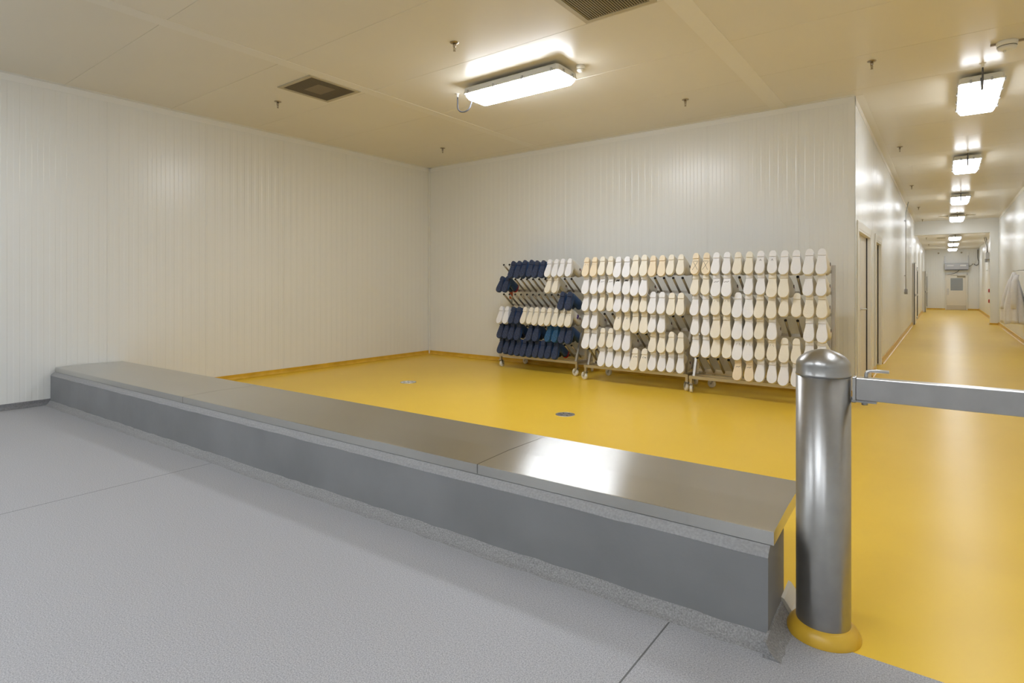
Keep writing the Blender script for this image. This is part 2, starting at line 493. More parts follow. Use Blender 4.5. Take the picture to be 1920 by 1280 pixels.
gate = thing('swing_bar', 'horizontal stainless box section bar hinged on the bollard across the corridor', 'gate bar', (BX + BR_, BY, 0))
gx = .012
MB().box(.017, 1.60, -.02, .025, .953, 1.04).build('bar', M['steel'], gate, bevel=.004)
MB().box(.006, .017, -.022, .027, .952, 1.0415).build('end_cap', M['steel'], gate, bevel=.002)
h = [(.05, .002, 1.038), (.05, .002, 1.05)] + [(.05 + .018*(1-math.cos(R(a))), .002, 1.05 + .018*math.sin(R(a))) for a in (15,30,45,60,75,90)] + [(.125, .002, 1.068)]
MB().tube(h, .0065, 12).build('drop_pin', M['steel'], gate)
MB().box(.003, .085, -.015, .02, .944, .952).build('hinge_plate', M['zinc'], gate)
MB().lathe([(.011, .934), (.011, .945)], 12, Matrix.Translation((.045, .002, 0))).build('pin_nut', M['zinc'], gate)
MB().lathe([(.008, .94), (.008, .962)], 12, Matrix.Translation((.009, -.004, 0))).build('hinge_eye', M['zinc'], gate)

# ------------------------------------------------------------------ lamps
def make_lamp(lens):
    t = thing('ceiling_light', '', 'light', (0,0,CZ))
    def rect(hx, hy, z, ch): return [(-hx+ch,-hy,z),(hx-ch,-hy,z),(hx,-hy+ch,z),(hx,hy-ch,z),(hx-ch,hy,z),(-hx+ch,hy,z),(-hx,hy-ch,z),(-hx,-hy+ch,z)]
    MB().rings([rect(.66,.20,-.112,.02), rect(.665,.205,-.105,.02), rect(.66,.2,-.095,.02), rect(.655,.195,-.05,.02), rect(.645,.185,-.038,.03)], smooth=False).build('housing', M['housing'], t)
    MB().rings([rect(.645,.188,-.113,.02), rect(.64,.183,-.135,.015), rect(.62,.16,-.172,.02), rect(.60,.14,-.176,.02)], smooth=False).build('diffuser', M[lens], t)
    for sy in (-1, 1):
        for x in (-.58, -.2, .2, .58):
            MB().box(x-.01, x+.01, sy*.207-.006, sy*.207+.006, -.122, -.082).build('clip', M['zinc'], t)
    for sx in (-1, 1):
        for y in (-.09, .09):
            MB().box(sx*.667-.006, sx*.667+.006, y-.01, y+.01, -.122, -.082).build('clip', M['zinc'], t)
    for x in (-.38, .38):
        MB().box(x-.03, x+.03, -.03, .03, -.045, -.006).box(x-.05,x+.05,-.012,.012,-.008,0).build('mounting_bracket', M['zinc'], t)
    pts = [(-.93, 0, -.03), (-.93, 0, -.10)]
    pts += [(-.82 - .11*math.cos(R(a)), 0, -.16 - .085*math.sin(R(a))) for a in range(0, 151, 15)]
    pts += [(-.67, 0, -.085), (-.645, 0, -.078)]
    cb = MB().tube(pts, .009, 8).build('cable', M['cable'], t)
    MB().lathe([(.032, 0), (.03, -.004), (.014, -.006), (.014, -.035), (.009, -.045)], 16, Matrix.Translation((-.93, 0, 0))).build('ceiling_gland', M['plastic'], t)
    return t
lamps = [(-3.88, 5.27, 0, CZ, 'room light fixture on ceiling in front of the boot racks', 'room'),
 (-3.88, -.4, 0, CZ, 'middle of three fixtures over the grey floor behind the viewpoint', 'room'),
 (-6.7, -.4, 0, CZ, 'leftmost of three fixtures over the grey floor behind the viewpoint', 'room'),
 (-1.2, -.4, 0, CZ, 'rightmost of three fixtures over the grey floor behind the viewpoint', 'room'),
 (.33, 3.7, 90, CZ, 'corridor light fixture directly over the swing bar, above the picture', 'c'),
 (.33, -1.3, 90, CZ, 'corridor light fixture behind the viewpoint on the right', 'c'),
 (.33, 8.85, 90, CZ, 'nearest and largest of the corridor light fixtures, with looped cable', 'c'),
 (.335, 13.8, 90, CZ, 'second corridor light fixture from the nearest', 'c'),
 (.34, 19.3, 90, CZ, 'third corridor light fixture from the nearest', 'c'),
 (.35, 24.7, 90, CZ, 'corridor light fixture just before the header', 'c'),
 (.35, 29.2, 90, CZ2, 'first light fixture beyond the corridor header', 'c'),
 (.35, 33.6, 90, CZ2, 'middle light fixture beyond the corridor header', 'c'),
 (.36, 38.4, 90, CZ2, 'farthest light fixture, above the end wall air unit', 'c')]
protos = {}
for i, (x, y, a, z, lab, g) in enumerate(lamps):
    key = 'lens_corridor' if g == 'c' else ('lens' if i == 0 else 'lens_cool')
    if key in protos: o = copy_tree(protos[key])
    else: o = protos[key] = make_lamp(key)
    o.location = (x, y, z); o.rotation_euler = (0, 0, R(a))
    tag(o, lab, 'light', 'sealed light fixtures on the ceiling')

# ------------------------------------------------------------------ ceiling fittings
def make_sprinkler():
    t = thing('sprinkler_head', '', 'sprinkler', (0,0,CZ))
    MB().lathe([(.044, 0), (.043, -.004), (.03, -.008), (.02, -.010)], 20).build('escutcheon', M['brass'], t)
    MB().lathe([(.014, -.008), (.015, -.04), (.010, -.046), (.008, -.05)], 12).build('body', M['brass'], t)
    m_ = MB()
    for s_ in (-1, 1): m_.tube([(s_*.009, 0, -.046), (s_*.011, 0, -.06), (s_*.003, 0, -.082)], .0025, 6)
    m_.lathe([(.003, -.05), (.003, -.08)], 6)
    m_.build('yoke', M['brass'], t)
    MB().lathe([(.014, -.084), (.014, -.081)], 12).build('deflector', M['brass'], t)
    return t
spr = [(-3.82, 4.14, CZ, 'sprinkler head on ceiling in front of the room light'),
 (-6.87, 4.10, CZ, 'sprinkler head on ceiling left of the square vent'),
 (-6.93, 7.21, CZ, 'sprinkler head near the far left corner of the ceiling'),
 (-2.64, 7.19, CZ, 'sprinkler head on ceiling above the right boot rack'),
 (-.61, 7.14, CZ, 'sprinkler head on ceiling at the corridor mouth'),
 (-.605, 11.86, CZ, 'first sprinkler head along the corridor ceiling past the wall corner'),
 (-.615, 16.66, CZ, 'sprinkler head on corridor ceiling before the wall conduit'),
 (-.617, 21.4, CZ, 'sprinkler head on corridor ceiling between conduit and freezer door'),
 (-.62, 25.5, CZ, 'sprinkler head on corridor ceiling just before the header'),
 (-.6, 30.0, CZ2, 'nearer of two sprinkler heads beyond the corridor header'),
 (-.6, 35.0, CZ2, 'farther of two sprinkler heads beyond the corridor header')]
proto = make_sprinkler()
for i, (x, y, z, lab) in enumerate(spr):
    o = proto if i == 0 else copy_tree(proto)
    o.location = (x, y, z); o.rotation_euler = (0, 0, R(37))
    tag(o, lab, 'sprinkler', 'sprinkler heads on the ceiling')

def vent_frame(t, x0, x1, y0, y1, fw, dz):
    m_ = MB()
    for a, b, c, d in ((x0,x1,y0,y0+fw),(x0,x1,y1-fw,y1),(x0,x0+fw,y0+fw,y1-fw),(x1-fw,x1,y0+fw,y1-fw)): m_.box(a,b,c,d,-dz,-.0005)
    m_.build('frame', M['vent_frame'], t)
v1 = thing('ceiling_vent', 'square perforated air vent in ceiling left of the room light', 'vent', (-6.025, 4.14, CZ), 0, 'vents in the ceiling')
vent_frame(v1, -.335, .335, -.35, .35, .045, .012)
m_ = MB().box(-.29, .29, -.305, .305, -.006, -.001)
for k in range(40): m_.box(-.29, .29, -.302+.0153*k, -.296+.0153*k, -.0085, -.006)
m_.build('grille', M['dark_grille'], v1)
MB().box(-.15, .15, -.12, .12, -.0092, -.0085).build('centre_plate', M['dust'], v1)
v2 = thing('ceiling_vent', 'slatted air vent in ceiling cut by the top picture edge', 'vent', (-2.24, 4.2, CZ), 0, 'vents in the ceiling')
vent_frame(v2, -.335, .335, -.335, .335, .045, .014)
MB().box(-.29, .29, -.29, .29, -.003, -.001).build('duct_opening', M['vent_hole'], v2)
m_ = MB()
for k in range(26):
    x = -.278 + .0222*k
    m_.bar((x, -.29, -.009), (x, .29, -.009), .012, .003)
m_.build('slats', M['grille_light'], v2)
for k, (x, y, z, s_) in enumerate(((-.02, 24.75, CZ, .26), (.72, 24.75, CZ, .26), (-.1, 30.4, CZ2, .3))):
    v = thing('ceiling_vent', ('small vent left of the last light before the header', 'small vent right of the last light before the header', 'small vent on the lower ceiling beyond the header')[k], 'vent', (x, y, z), 0, 'vents in the ceiling')
    vent_frame(v, -s_/2, s_/2, -s_/2, s_/2, .03, .02)
    MB().box(-s_/2+.03, s_/2-.03, -s_/2+.03, s_/2-.03, -.015, -.001).build('grille', M['grille_light'], v)

t = thing('smoke_detector', 'round white smoke detector on ceiling beside the nearest corridor light', 'detector', (.49, 7.36, CZ))
MB().lathe([(.085, 0), (.085, -.012), (.078, -.045)], 32).build('base', M['plastic'], t)
MB().lathe([(.0782, -.045), (.0782, -.05)], 32).build('gap_ring', M['black'], t)
MB().lathe([(.078, -.05), (.07, -.075), (.045, -.085), (.02, -.088)], 32).build('chamber', M['plastic'], t)
MB().lathe([(.012, -.088), (.012, -.1), (.006, -.106)], 12, Matrix.Translation((-.02, -.02, 0))).build('lamp', M['plastic'], t)
for s_ in (-1, 1):
    MB().box(s_*.105-.02, s_*.105+.02, -.012, .012, -.02, -.001).build('fixing_clip', M['brass'], t)
t = thing('occupancy_sensor', 'small round white sensor on ceiling at the end of the room light', 'sensor', (-3.14, 5.40, CZ))
MB().lathe([(.05, 0), (.05, -.03), (.047, -.036)], 24).build('base', M['plastic'], t)
MB().lathe([(.04, -.036), (.036, -.055), (.022, -.066), (.004, -.068)], 24).build('dome', M['plastic'], t)

# ------------------------------------------------------------------ floor drains
def drain(x, y, r, lab, g):
    t = thing('floor_drain', lab, 'drain', (x, y, 0), R(20), 'floor drains in the yellow floor')
    MB().lathe([(r, .0003), (r, .004), (r*.9, .005), (r*.9, .0003)], 40, cap0=False, cap1=False).build('rim', M['steel'], t)
    MB().lathe([(r*.895, .0003), (r*.895, .0035)], 40).build('cover', M['zinc' if g == 1 else 'plastic_grey'], t)
    m_ = MB()
    for k in range(6):
        a = R(60*k)
        m_.box(r*.42, r*.72, -r*.055, r*.055, .0034, .0042, Matrix.Rotation(a, 4, 'Z'))
    m_.build('slots', M['cap'], t)
drain(-3.27, 5.30, .105, 'round slotted steel drain in yellow floor behind the bench', 1)
drain(-6.16, 5.70, .115, 'pale round floor drain in the yellow floor farther left', 2)

# ------------------------------------------------------------------ boots
TL, SK = R(18), math.tan(R(15))
UD, VD = Vector((0, -math.sin(TL), -math.cos(TL))), Vector((0, math.cos(TL), -math.sin(TL)))
U0, V0 = .045, .035
def P(u, v, x=0.0):
    uu = u + max(0, v-.07)*SK
    q = UD*(uu-U0) + VD*(v-V0)
    return Vector((x, q.y, q.z))
def Pw(u, v, x): return tuple(P(u, v, x))
RINGS = [((.302,.006),(.302,.020),.012), ((.298,.0),(.296,.036),.026), ((.285,0),(.28,.048),.038), ((.262,0),(.256,.054),.045),
 ((.23,0),(.224,.06),.048), ((.19,0),(.186,.072),.046), ((.155,0),(.158,.09),.039), ((.11,0),(.143,.108),.034), ((.06,0),(.139,.118),.032),
 ((.014,0),(.137,.124),.031), ((.002,.022),(.135,.128),.032), ((-.001,.06),(.133,.134),.034), ((.0,.10),(.132,.145),.042),
 ((-.002,.17),(.136,.18),.051), ((-.006,.24),(.142,.245),.056), ((-.008,.305),(.146,.305),.058)]
def upper_mb(mirror):
    m_ = MB(); rs = []
    k = 16
    def ring(O, I, hw, inset=0):
        O, I = Vector(O), Vector(I); c = (O+I)/2; d = (I-O)/2; d *= max(0, 1 - inset/max(d.length, .001)); hw -= inset
        off = mirror*.008*max(0, min(1, (c.x-.12)/.12))
        r = []
        for j in range(k):
            a = 2*PI*j/k; ca, sa = math.cos(a), math.sin(a)
            f = math.copysign(abs(ca)**.8, ca); g = math.copysign(abs(sa)**.8, sa)
            q = c + d*f
            r.append(Pw(q.x, q.y, g*hw + off))
        return r
    for O, I, hw in RINGS: rs.append(ring(O, I, hw*(1.17 if O[1] < .05 else 1)))
    for O, I, hw in RINGS[:-4:-1]: rs.append(ring(O, I, hw, .004))
    return m_.rings(rs)
SOLE = [(0,.006),(.004,.020),(.015,.031),(.035,.039),(.06,.041),(.09,.042),(.12,.045),(.15,.050),(.19,.055),(.22,.058),(.25,.057),(.275,.048),(.292,.032),(.302,.012)]
def outline(u0, u1, mirror, shrink=0):
    pts = [(u, wd) for u, wd in SOLE if u0 < u < u1]
    def wid(u):
        for (a, wa), (b, wb) in zip(SOLE, SOLE[1:]):
            if a <= u <= b: return wa + (wb-wa)*(u-a)/(b-a)
        return .004
    pts = [(u0, wid(u0))] + pts + [(u1, wid(u1))]
    right, left = [], []
    for u, wd in pts:
        off = mirror*.008*max(0, min(1, (u-.12)/.12))
        waist = mirror*.005*math.exp(-((u-.12)/.04)**2)
        right.append((u, wd - shrink + off + (waist if mirror > 0 else 0)*-0 - max(0, -waist)))
        left.append((u, -(wd - shrink) + off + max(0, waist)))
    return right + left[::-1]
def slab(m_, ol, v0, v1, sh=.0):
    cu = sum(p[0] for p in ol)/len(ol)
    rs = [[Pw(u, v, x) for u, x in ol] for v in (v0, v1)]
    return m_.rings(rs, smooth=False)
def boot_meshes(mirror):
    objs = {}
    m1 = upper_mb(mirror)
    m2 = MB()
    slab(m2, outline(0, .302, mirror), .006, -.012)
    slab(m2, outline(.092, .300, mirror, .002), -.011, -.020)
    m3 = MB()
    slab(m3, outline(.002, .078, mirror, .001), -.011, -.028)
    return m1, m2, m3
MESH = {}
for code, side in [(c, s_) for c in 'wcbnl' for s_ in (-1, 1)]:
    a, b, c = boot_meshes(side)
    up = {'n': 'upper_n', 'l': 'upper_l'}.get(code, 'upper_w')
    MESH[code, side] = []
    for nm, mbx, mm in (('upper', a, up), ('sole', b, 'sole_'+code), ('heel', c, 'sole_'+code)):
        o = mbx.build(nm, M[mm]); MESH[code, side].append(o.data); bpy.data.objects.remove(o)
# trims that some boots carry
def stroke(m_, a, b, wd=.004, v=-.0208):
    a, b = Vector(a), Vector(b); d = (b-a).normalized(); nn = Vector((-d.y, d.x))*wd/2
    for q in (0,): m_.rings([[Pw(p.x, vv, p.y) for p in (a-nn, a+nn, b+nn, b-nn)] for vv in (v+.001, v)], smooth=False)
MARK = {}
def mark_mesh(key, strokes, wd):
    m_ = MB()
    for a, b in strokes: stroke(m_, a, b, wd)
    o = m_.build('marking', M['ink']); MARK[key] = o.data; bpy.data.objects.remove(o)
mark_mesh('X', [((.125,-.03),(.24,.035)), ((.125,.03),(.24,-.035)), ((.118,-.034),(.118,.034))], .004)
mark_mesh('dots', [((.105,-.018),(.112,-.012)), ((.105,.018),(.112,.012)), ((.12,-.022),(.124,-.018)), ((.12,.02),(.125,.024))], .005)
mark_mesh('line', [((.13,-.028),(.122,-.008)), ((.122,-.008),(.127,.01)), ((.127,.01),(.115,.028))], .005)
mark_mesh('block', [((.098,-.028),(.098,.028)), ((.112,-.026),(.108,.01)), ((.104,.006),(.118,.014)), ((.106,-.03),(.118,-.026))], .010)
mark_mesh('A', [((.135,-.012),(.11,0)), ((.11,0),(.135,.012)), ((.126,-.007),(.126,.007))], .003)
mark_mesh('C', [((.112,.004),(.112,-.01)), ((.112,-.01),(.118,-.016)), ((.118,-.016),(.126,-.016)), ((.126,-.016),(.130,-.004)), ((.112,.012),(.13,.012)),((.112,.012),(.122,.022)),((.122,.022),(.112,.028)),((.112,.028),(.13,.028))], .003)
def patch(key, m, u0, u1, v0, v1):
    m_ = MB()
    rs = [[tuple(P(u, v, x)) for u, v in ((u0,v0),(u1,v0),(u1,v1),(u0,v1))] for x in (.046 if v0 < .2 else .052, .0575)]
    m_.rings(rs, smooth=False)
    o = m_.build(key, m); d = o.data; bpy.data.objects.remove(o); return d
PATCH = patch('shaft_label', M['ink'], .04, .07, .215, .235)
PATCH_RED = patch('shaft_label', M['red'], .05, .068, .235, .25)
PATCH_PUR = patch('shaft_print', M['purple'], .03, .09, .15, .19)
m_ = MB()
rim = []
for v, g in ((.275, .0012), (.307, .0016)):
    r = []
    for j in range(24):
        a = 2*PI*j/24; ca, sa = math.cos(a), math.sin(a)
        f = math.copysign(abs(ca)**.8, ca); gg = math.copysign(abs(sa)**.8, sa)
        r.append(Pw(.069 + (.0775+g)*f, v, gg*(.0585+g)))
    rim.append(r)
m_.rings(rim, cap0=False, cap1=False)
o = m_.build('red_rim', M['red']); RIM = o.data; bpy.data.objects.remove(o)

ORD = ['first', 'second', 'third', 'fourth', 'fifth', 'sixth', 'seventh', 'eighth', 'ninth', 'tenth', 'eleventh', 'twelfth']
ROWN = ['top', 'second', 'third', 'fourth', 'fifth', 'bottom']
COLN = {'w': 'white-soled white', 'c': 'cream-soled white', 'b': 'beige-soled white', 'n': 'navy', 'l': 'bright blue'}
def put_boot(rack, name, code, row, order, total, mtx, rz, size, mirror, roll, mark=None, labels=()):
    mk = {'X': ' with black cross on sole', 'line': ' with inked line on sole', 'block': ' with inked sole', 'dots': ' with black dots on sole', 'A': ' with letter on sole', 'C': ' with letters on sole'}.get(mark, '')
    pos = 'leftmost' if order == 0 else ('rightmost' if order == total-1 else ORD[order] + ' from left')
    lab = '%s boot%s, %s, %s row of %s rack' % (COLN[code], mk, pos, ROWN[row], name)
    t = thing('rubber_boot', lab, 'boot', mtx, 0, 'boots hung on the %s rack' % name)
    t.rotation_euler = (0, roll, rz)
    t.scale = (size, size, size)
    md = MESH[code, mirror]
    def ob(n_, d, par):
        o = bpy.data.objects.new(n_, d); C.objects.link(o); o.parent = par; return o
    ob('upper', md[0], t)
    s_ = ob('sole', md[1], t); ob('heel', md[2], s_)
    if mark: ob('marking', MARK[mark], s_)
    for n_, d in labels: ob(n_, d, t)

# ------------------------------------------------------------------ racks
TIERS = [1.742, 1.492, 1.240, .980, .720, .460]
PEGH, PEGV = .225, .178                     # peg run and rise
def make_rack(name, label, x0, y0, sp, rz, rows, marks, left_over, right_over, sizes, tape=False, skip_legs=()):
    """x0,y0: first peg tip; sp: peg spacing; rows: six strings of boot codes"""
    W = sp*11
    rk = thing('boot_rack', label, 'boot rack', (x0, y0, 0), rz, 'wheeled steel boot racks')
    XA, XB, YB_ = -left_over, W + right_over, PEGH + .02
    st = M['rack_steel']
    for x in (XA, XB):
        MB().box(x-.02, x+.02, YB_-.005, YB_+.035, .2, 1.63).build('upright', st, rk, bevel=.003)
        MB().bar((x+.03*(1 if x == XA else -1), .02, .215), (x+.03*(1 if x == XA else -1), YB_-.01, .80), .03, .03).build('brace', st, rk)
        MB().box(x-.02, x+.02, -.03, .56, .185, .225).build('side_rail', st, rk)
    for y in (-.03, .52):
        MB().box(XA+.0201, XB-.0201, y, y+.04, .185, .225).build('base_rail', st, rk)
    MB().box(XA+.0201, XB-.0201, YB_-.06, YB_-.03, .19, .22).build('base_rail', st, rk)
    for z in TIERS:
        zb = z - PEGV
        MB().box(XA+.0201, XB-.0201, YB_, YB_+.03, zb-.03, zb+.008).build('peg_rail', st, rk)
    k = math.atan2(PEGV, PEGH)
    peg = None
    for i, z in enumerate(TIERS):
        for j in range(12):
            x = sp*j
            if peg is None:
                peg = MB().tube([(0, PEGH+.03, -PEGV-.024), (0, 0, 0)], .0155, 12).build('peg', M['peg_steel'], rk); p = peg
            else:
                p = peg.copy(); C.objects.link(p)
            p.parent = rk; p.location = (x, 0, z)
            if rows[i][j] == '-':
                if not PEGCAP:
                    c = MB().tube([(0, .003, -.0024), (0, -.006, .0047)], .0165, 12).build('end_plug', M['cap'], p); PEGCAP.append(c)
                else:
                    c = PEGCAP[0].copy(); C.objects.link(c); c.parent = p
    # castors
    for n_, (x, y, a) in enumerate(((XA, -.005, {'left': 8, 'middle': 72, 'right': 12}[name]), (XB, -.005, {'left': 78, 'middle': 40, 'right': 60}[name]), (XA+.12, .535, 75), (XB-.06, .535, 40))):
        cs = MB().box(x-.017, x+.017, y-.017, y+.017, .123, .186).build('caster', st, rk)
        mt = Matrix.Translation((x, y, 0)) @ Matrix.Rotation(R(a), 4, 'Z')
        m_ = MB().box(-.03, .03, -.035, .035, .117, .123, mt)
        for s_ in (-1, 1):
            m_.add([(s_*.02, -.02, .117), (s_*.02, .02, .117), (s_*.02, .038, .05), (s_*.02, .022, .05), (s_*.023, -.02, .117), (s_*.023, .02, .117), (s_*.023, .038, .05), (s_*.023, .022, .05)],
                   [(0,1,2,3),(4,5,6,7),(0,1,5,4),(1,2,6,5),(2,3,7,6),(3,0,4,7)], mtx=mt)
        m_.build('fork', M['zinc'], cs)
        MB().lathe([(.02,-.0165),(.053,-.0165),(.057,-.012),(.057,.012),(.053,.0165),(.02,.0165)], 28, mt @ Matrix.Translation((0, .03, .0575)) @ Matrix.Rotation(R(90), 4, 'Y')).build('wheel', M['nylon'], cs)
        MB().lathe([(.012,-.028),(.012,.028)], 10, mt @ Matrix.Translation((0, .03, .0575)) @ Matrix.Rotation(R(90), 4, 'Y')).build('axle', M['zinc'], cs)
    if tape:
        MB().box(XA-.022, XA+.022, YB_-.007, YB_+.037, 1.16, 1.34).build('orange_tape', M['orange'], rk)
    # the boots
    rot = Matrix.Rotation(rz, 4, 'Z')
    rr = random.Random(len(name)*13 + 1)
    for i, row in enumerate(rows):
        cols = [j for j in range(12) if row[j] != '-']
        sz = None
        for o_, j in enumerate(cols):
            code = row[j]
            # a pair shares its size
            first = (o_ % 2 == 0)
            if first: sz = rr.choice(sizes); tilt = rr.uniform(-.02, .02); dz = rr.uniform(-.006, .012)
            p = rot @ Vector((sp*j + rr.uniform(-.005, .005), -.004, TIERS[i] + dz))
            mk = marks.get((i, j))
            last = (j == 11 or row[j+1] == '-')
            lb = []
            if code in 'wcb' and last: lb = [('shaft_label', PATCH), ('shaft_label', PATCH_RED)]
            if mk == 'dots' and last: lb.append(('shaft_print', PATCH_PUR))
            if code in 'nl' and last and i in (0, 1, 5): lb = [('red_rim', RIM)]
            put_boot(rk, name, code, i, o_, len(cols), (x0 + p.x, y0 + p.y, p.z), rz + rr.uniform(-.03, .03), sz, -1 if first else 1, (-.02 if first else .03) + tilt + (.12 if (name == 'left' and i == 1 and code == 'n') else 0) + (.04 if name == 'left' else 0), mk, lb)
    return rk
PEGCAP = []
make_rack('left', 'left boot rack, mostly navy boots, farthest from the corridor', -6.0, 7.74, .1268, R(-3.5),
 ['--nnnnnnwwww', 'nn------cc--', '----------nn', 'wwnncccccccc', 'nnnn-nn-llnn', 'nnnnnnnnnn--'],
 {(3,10): 'dots', (3,11): 'dots'}, .06, .10, (.94, .97, 1.0), tape=True)
make_rack('middle', 'middle boot rack full of white boots with beige pairs on top', -4.18, 7.44, .1283, 0,
 ['bbccwwccbbcc', 'wwwwwwww----', 'wwccwwccwwcc', 'ww--ccccww--', 'wwccww--cccc', '--wwwwccwwww'],
 {(1,2): 'line', (1,3): 'line', (1,4): 'block', (1,5): 'block', (3,4): 'A', (3,5): 'A', (5,6): 'C', (5,7): 'C', (0,0): 'dots', (0,1): 'dots'}, .05, .06, (.94, .98, 1.02, 1.05))
make_rack('right', 'right boot rack of white boots partly behind the bollard', -2.545, 7.36, .1312, 0,
 ['bbwwccwwwwww', 'ccww-wwcc-ww', 'wwccwwcccccc', 'wwccwwcw--ww', 'wwccwwccccww', '----bbwwww--'],
 {(0,0): 'X', (0,1): 'X', (1,2): 'line', (1,3): 'line', (2,2): 'dots', (2,3): 'dots', (4,4): 'dots', (4,5): 'dots', (4,7): 'dots', (5,4): 'line', (5,5): 'line', (0,6): 'A', (0,7): 'A'}, .08, .07, (.95, .98, 1.02, 1.06))

# ------------------------------------------------------------------ corridor doors
def recess_door(name, y0, y1, handle, labels):
    t = struct(name, MB().box(XC-.09, XC-.045, y0+.03, y1-.03, .012, DH-.03), M['door'], labels)
    m_ = MB()
    for a, b in ((y0, y0+.03), (y1-.03, y1)): m_.box(XC-.12, XC+.012, a, b, 0, DH)
    m_.box(XC-.12, XC+.012, y0, y1, DH-.03, DH)
    for a, b in ((y0-.1, y0+.002), (y1-.002, y1+.1)): m_.box(XC, XC+.014, a, b, 0, DH+.1)
    m_.box(XC, XC+.014, y0, y1, DH, DH+.1)
    m_.build('door_frame', M['door_frame'], t, bevel=.002)
    MB().box(XC-.13, XC-.12, y0, y1, 0, DH).build('backing', M['door'], t)
    MB().box(XC-.044, XC-.03, y1-.036, y1-.03, .02, DH-.03).build('seal', M['black'], t)
    if handle:
        hy = y0 + (y1-y0)*.48
        m_ = MB().tube([(XC-.046, hy, 1.06), (XC+.0, hy, 1.06), (XC+.008, hy+.008, 1.06), (XC+.01, hy+.14, 1.06)], .011, 10)
        m_.lathe([(.026, 0), (.024, .008)], 16, Matrix.Translation((XC-.046, hy, 1.06)) @ Matrix.Rotation(R(90), 4, 'Y'))
        m_.build('door_handle', M['steel'], t)
        MB().box(XC-.046, XC-.04, y0+(y1-y0)*.5-.004, y0+(y1-y0)*.5+.004, .02, DH-.04).build('meeting_seam', M['trim'], t)
    return t
recess_door('door_1', D1[0], D1[1], True, 'cream recessed double door on the corridor left wall with lever handle')
recess_door('door_2', D2[0], D2[1], False, 'narrow recessed cream door farther along the corridor left wall')

# surface-mounted freezer doors
def slab_door(name, y0, y1, z1, lab, proud):
    t = struct(name, MB().box(XC, XC+proud, y0, y1, .01, z1), M['door_frame'], lab)
    MB().box(XC+proud-.018, XC+proud+.002, y0-.02, y0, .01, z1+.01).build('near_gasket', M['black'], t)
    MB().box(XC+.002, XC+.03, y1, y1+.04, .01, z1).build('far_gasket', M['black'], t)
    for z in (.2, z1-.2):
        MB().box(XC+proud, XC+proud+.03, y1-.14, y1+.08, z-.035, z+.035).tube([(XC+proud+.035, y1-.02, z-.06), (XC+proud+.035, y1-.02, z+.06)], .014, 8).build('hinge', M['steel'], t)
    MB().tube([(XC+proud+.03, y1+.02, .14), (XC+proud+.03, y1+.02, z1-.12)], .013, 8).build('lock_bar', M['black'], t)
    m_ = MB().box(XC+proud, XC+proud+.03, y0+.02, y0+.16, 1.0, 1.09).tube([(XC+proud+.02, y0+.09, 1.04), (XC+proud+.1, y0+.09, 1.04), (XC+proud+.11, y0+.2, 1.04)], .012, 8)
    m_.box(XC+proud, XC+proud+.03, y1-.12, y1+.02, 1.0, 1.08)
    m_.build('door_handle', M['steel'], t)
    return t
slab_door('door_3', 24.5, 25.9, 2.16, 'white insulated freezer door with dark seals before the header', .075)
slab_door('door_4', 36.2, 37.6, 2.1, 'farther insulated freezer door near the corridor end', .13)

# conduit and switch box on the corridor wall
t = thing('wall_conduit', 'grey conduit dropping from the ceiling to a switch box on the corridor wall', 'conduit', (XC, 19.6, 0))
MB().tube([(.10, -.25, CZ-.09), (.10, -.25, 3.70), (.03, -.02, 3.44), (.03, 0, 3.36), (.03, 0, 1.28)], .010, 10).build('pipe', M['zinc'], t)
for z in (3.2, 1.66):
    MB().box(0, .045, -.16, .02, z-.012, z+.012).build('pipe_clip', M['zinc'], t)
MB().box(.001, .075, -.07, .07, 1.14, 1.28).build('switch_box', M['coat_grey'], t, bevel=.006)
MB().box(.001, .03, -.3, -.07, 1.19, 1.205).build('side_pipe', M['zinc'], t)

# ------------------------------------------------------------------ end wall
YW = YE - .002
d5 = struct('door_5', MB().box(.11, .99, YW-.05, YW-.01, .012, 1.955), M['door'], 'cream door with window at the far end of the corridor')
m_ = MB()
for a, b in ((.055, .105), (.995, 1.045)): m_.box(a, b, YW-.075, YW, 0, 2.01)
m_.box(.055, 1.045, YW-.075, YW, 1.96, 2.01)
m_.build('door_frame', M['door_frame'], d5)
MB().box(.29, .84, YW-.054, YW-.049, 1.09, 1.78).build('window_pane', M['glass'], d5)
m_ = MB()
for a, b, c, d in ((.265,.865,1.78,1.80),(.265,.865,1.06,1.09),(.265,.29,1.09,1.78),(.84,.865,1.09,1.78)): m_.box(a, b, YW-.062, YW-.05, c, d)
m_.build('window_trim', M['door_frame'], d5)
MB().box(.13, .22, YW-.056, YW-.05, .84, 1.20).build('push_plate', M['steel'], d5)
MB().box(.13, .98, YW-.056, YW-.05, .02, .26).build('kick_plate', M['rack_steel'], d5)
MB().box(.58, .94, YW-.1, YW-.05, 1.83, 1.91).box(.3, .62, YW-.075, YW-.06, 1.925, 1.94).build('door_closer', M['grille_light'], d5)
t = thing('air_curtain', 'stainless steel air curtain unit on brackets above the end door', 'air curtain', (.555, YW, 2.25))
MB().add([(-.53,-.27,.0),(.53,-.27,.0),(.53,-.002,.0),(-.53,-.002,.0),(-.53,-.275,.33),(.53,-.275,.33),(.53,-.002,.36),(-.53,-.002,.36)],
         [(0,3,2,1),(4,5,6,7),(0,1,5,4),(1,2,6,5),(2,3,7,6),(3,0,4,7)]).build('casing', M['air_steel'], t, bevel=.006)
MB().box(-.5, .5, -.29, -.2, -.03, -.0005).build('outlet_slot', M['black'], t)
MB().box(-.42, -.13, -.285, -.27, .20, .24).build('intake_panel', M['plastic'], t)
MB().box(.16, .42, -.285, -.27, .19, .26).build('intake_panel', M['housing'], t)
for x in (-.515, .515):
    MB().box(x-.015, x+.015, -.06, -.002, .30, .78).build('bracket', M['zinc'], t)
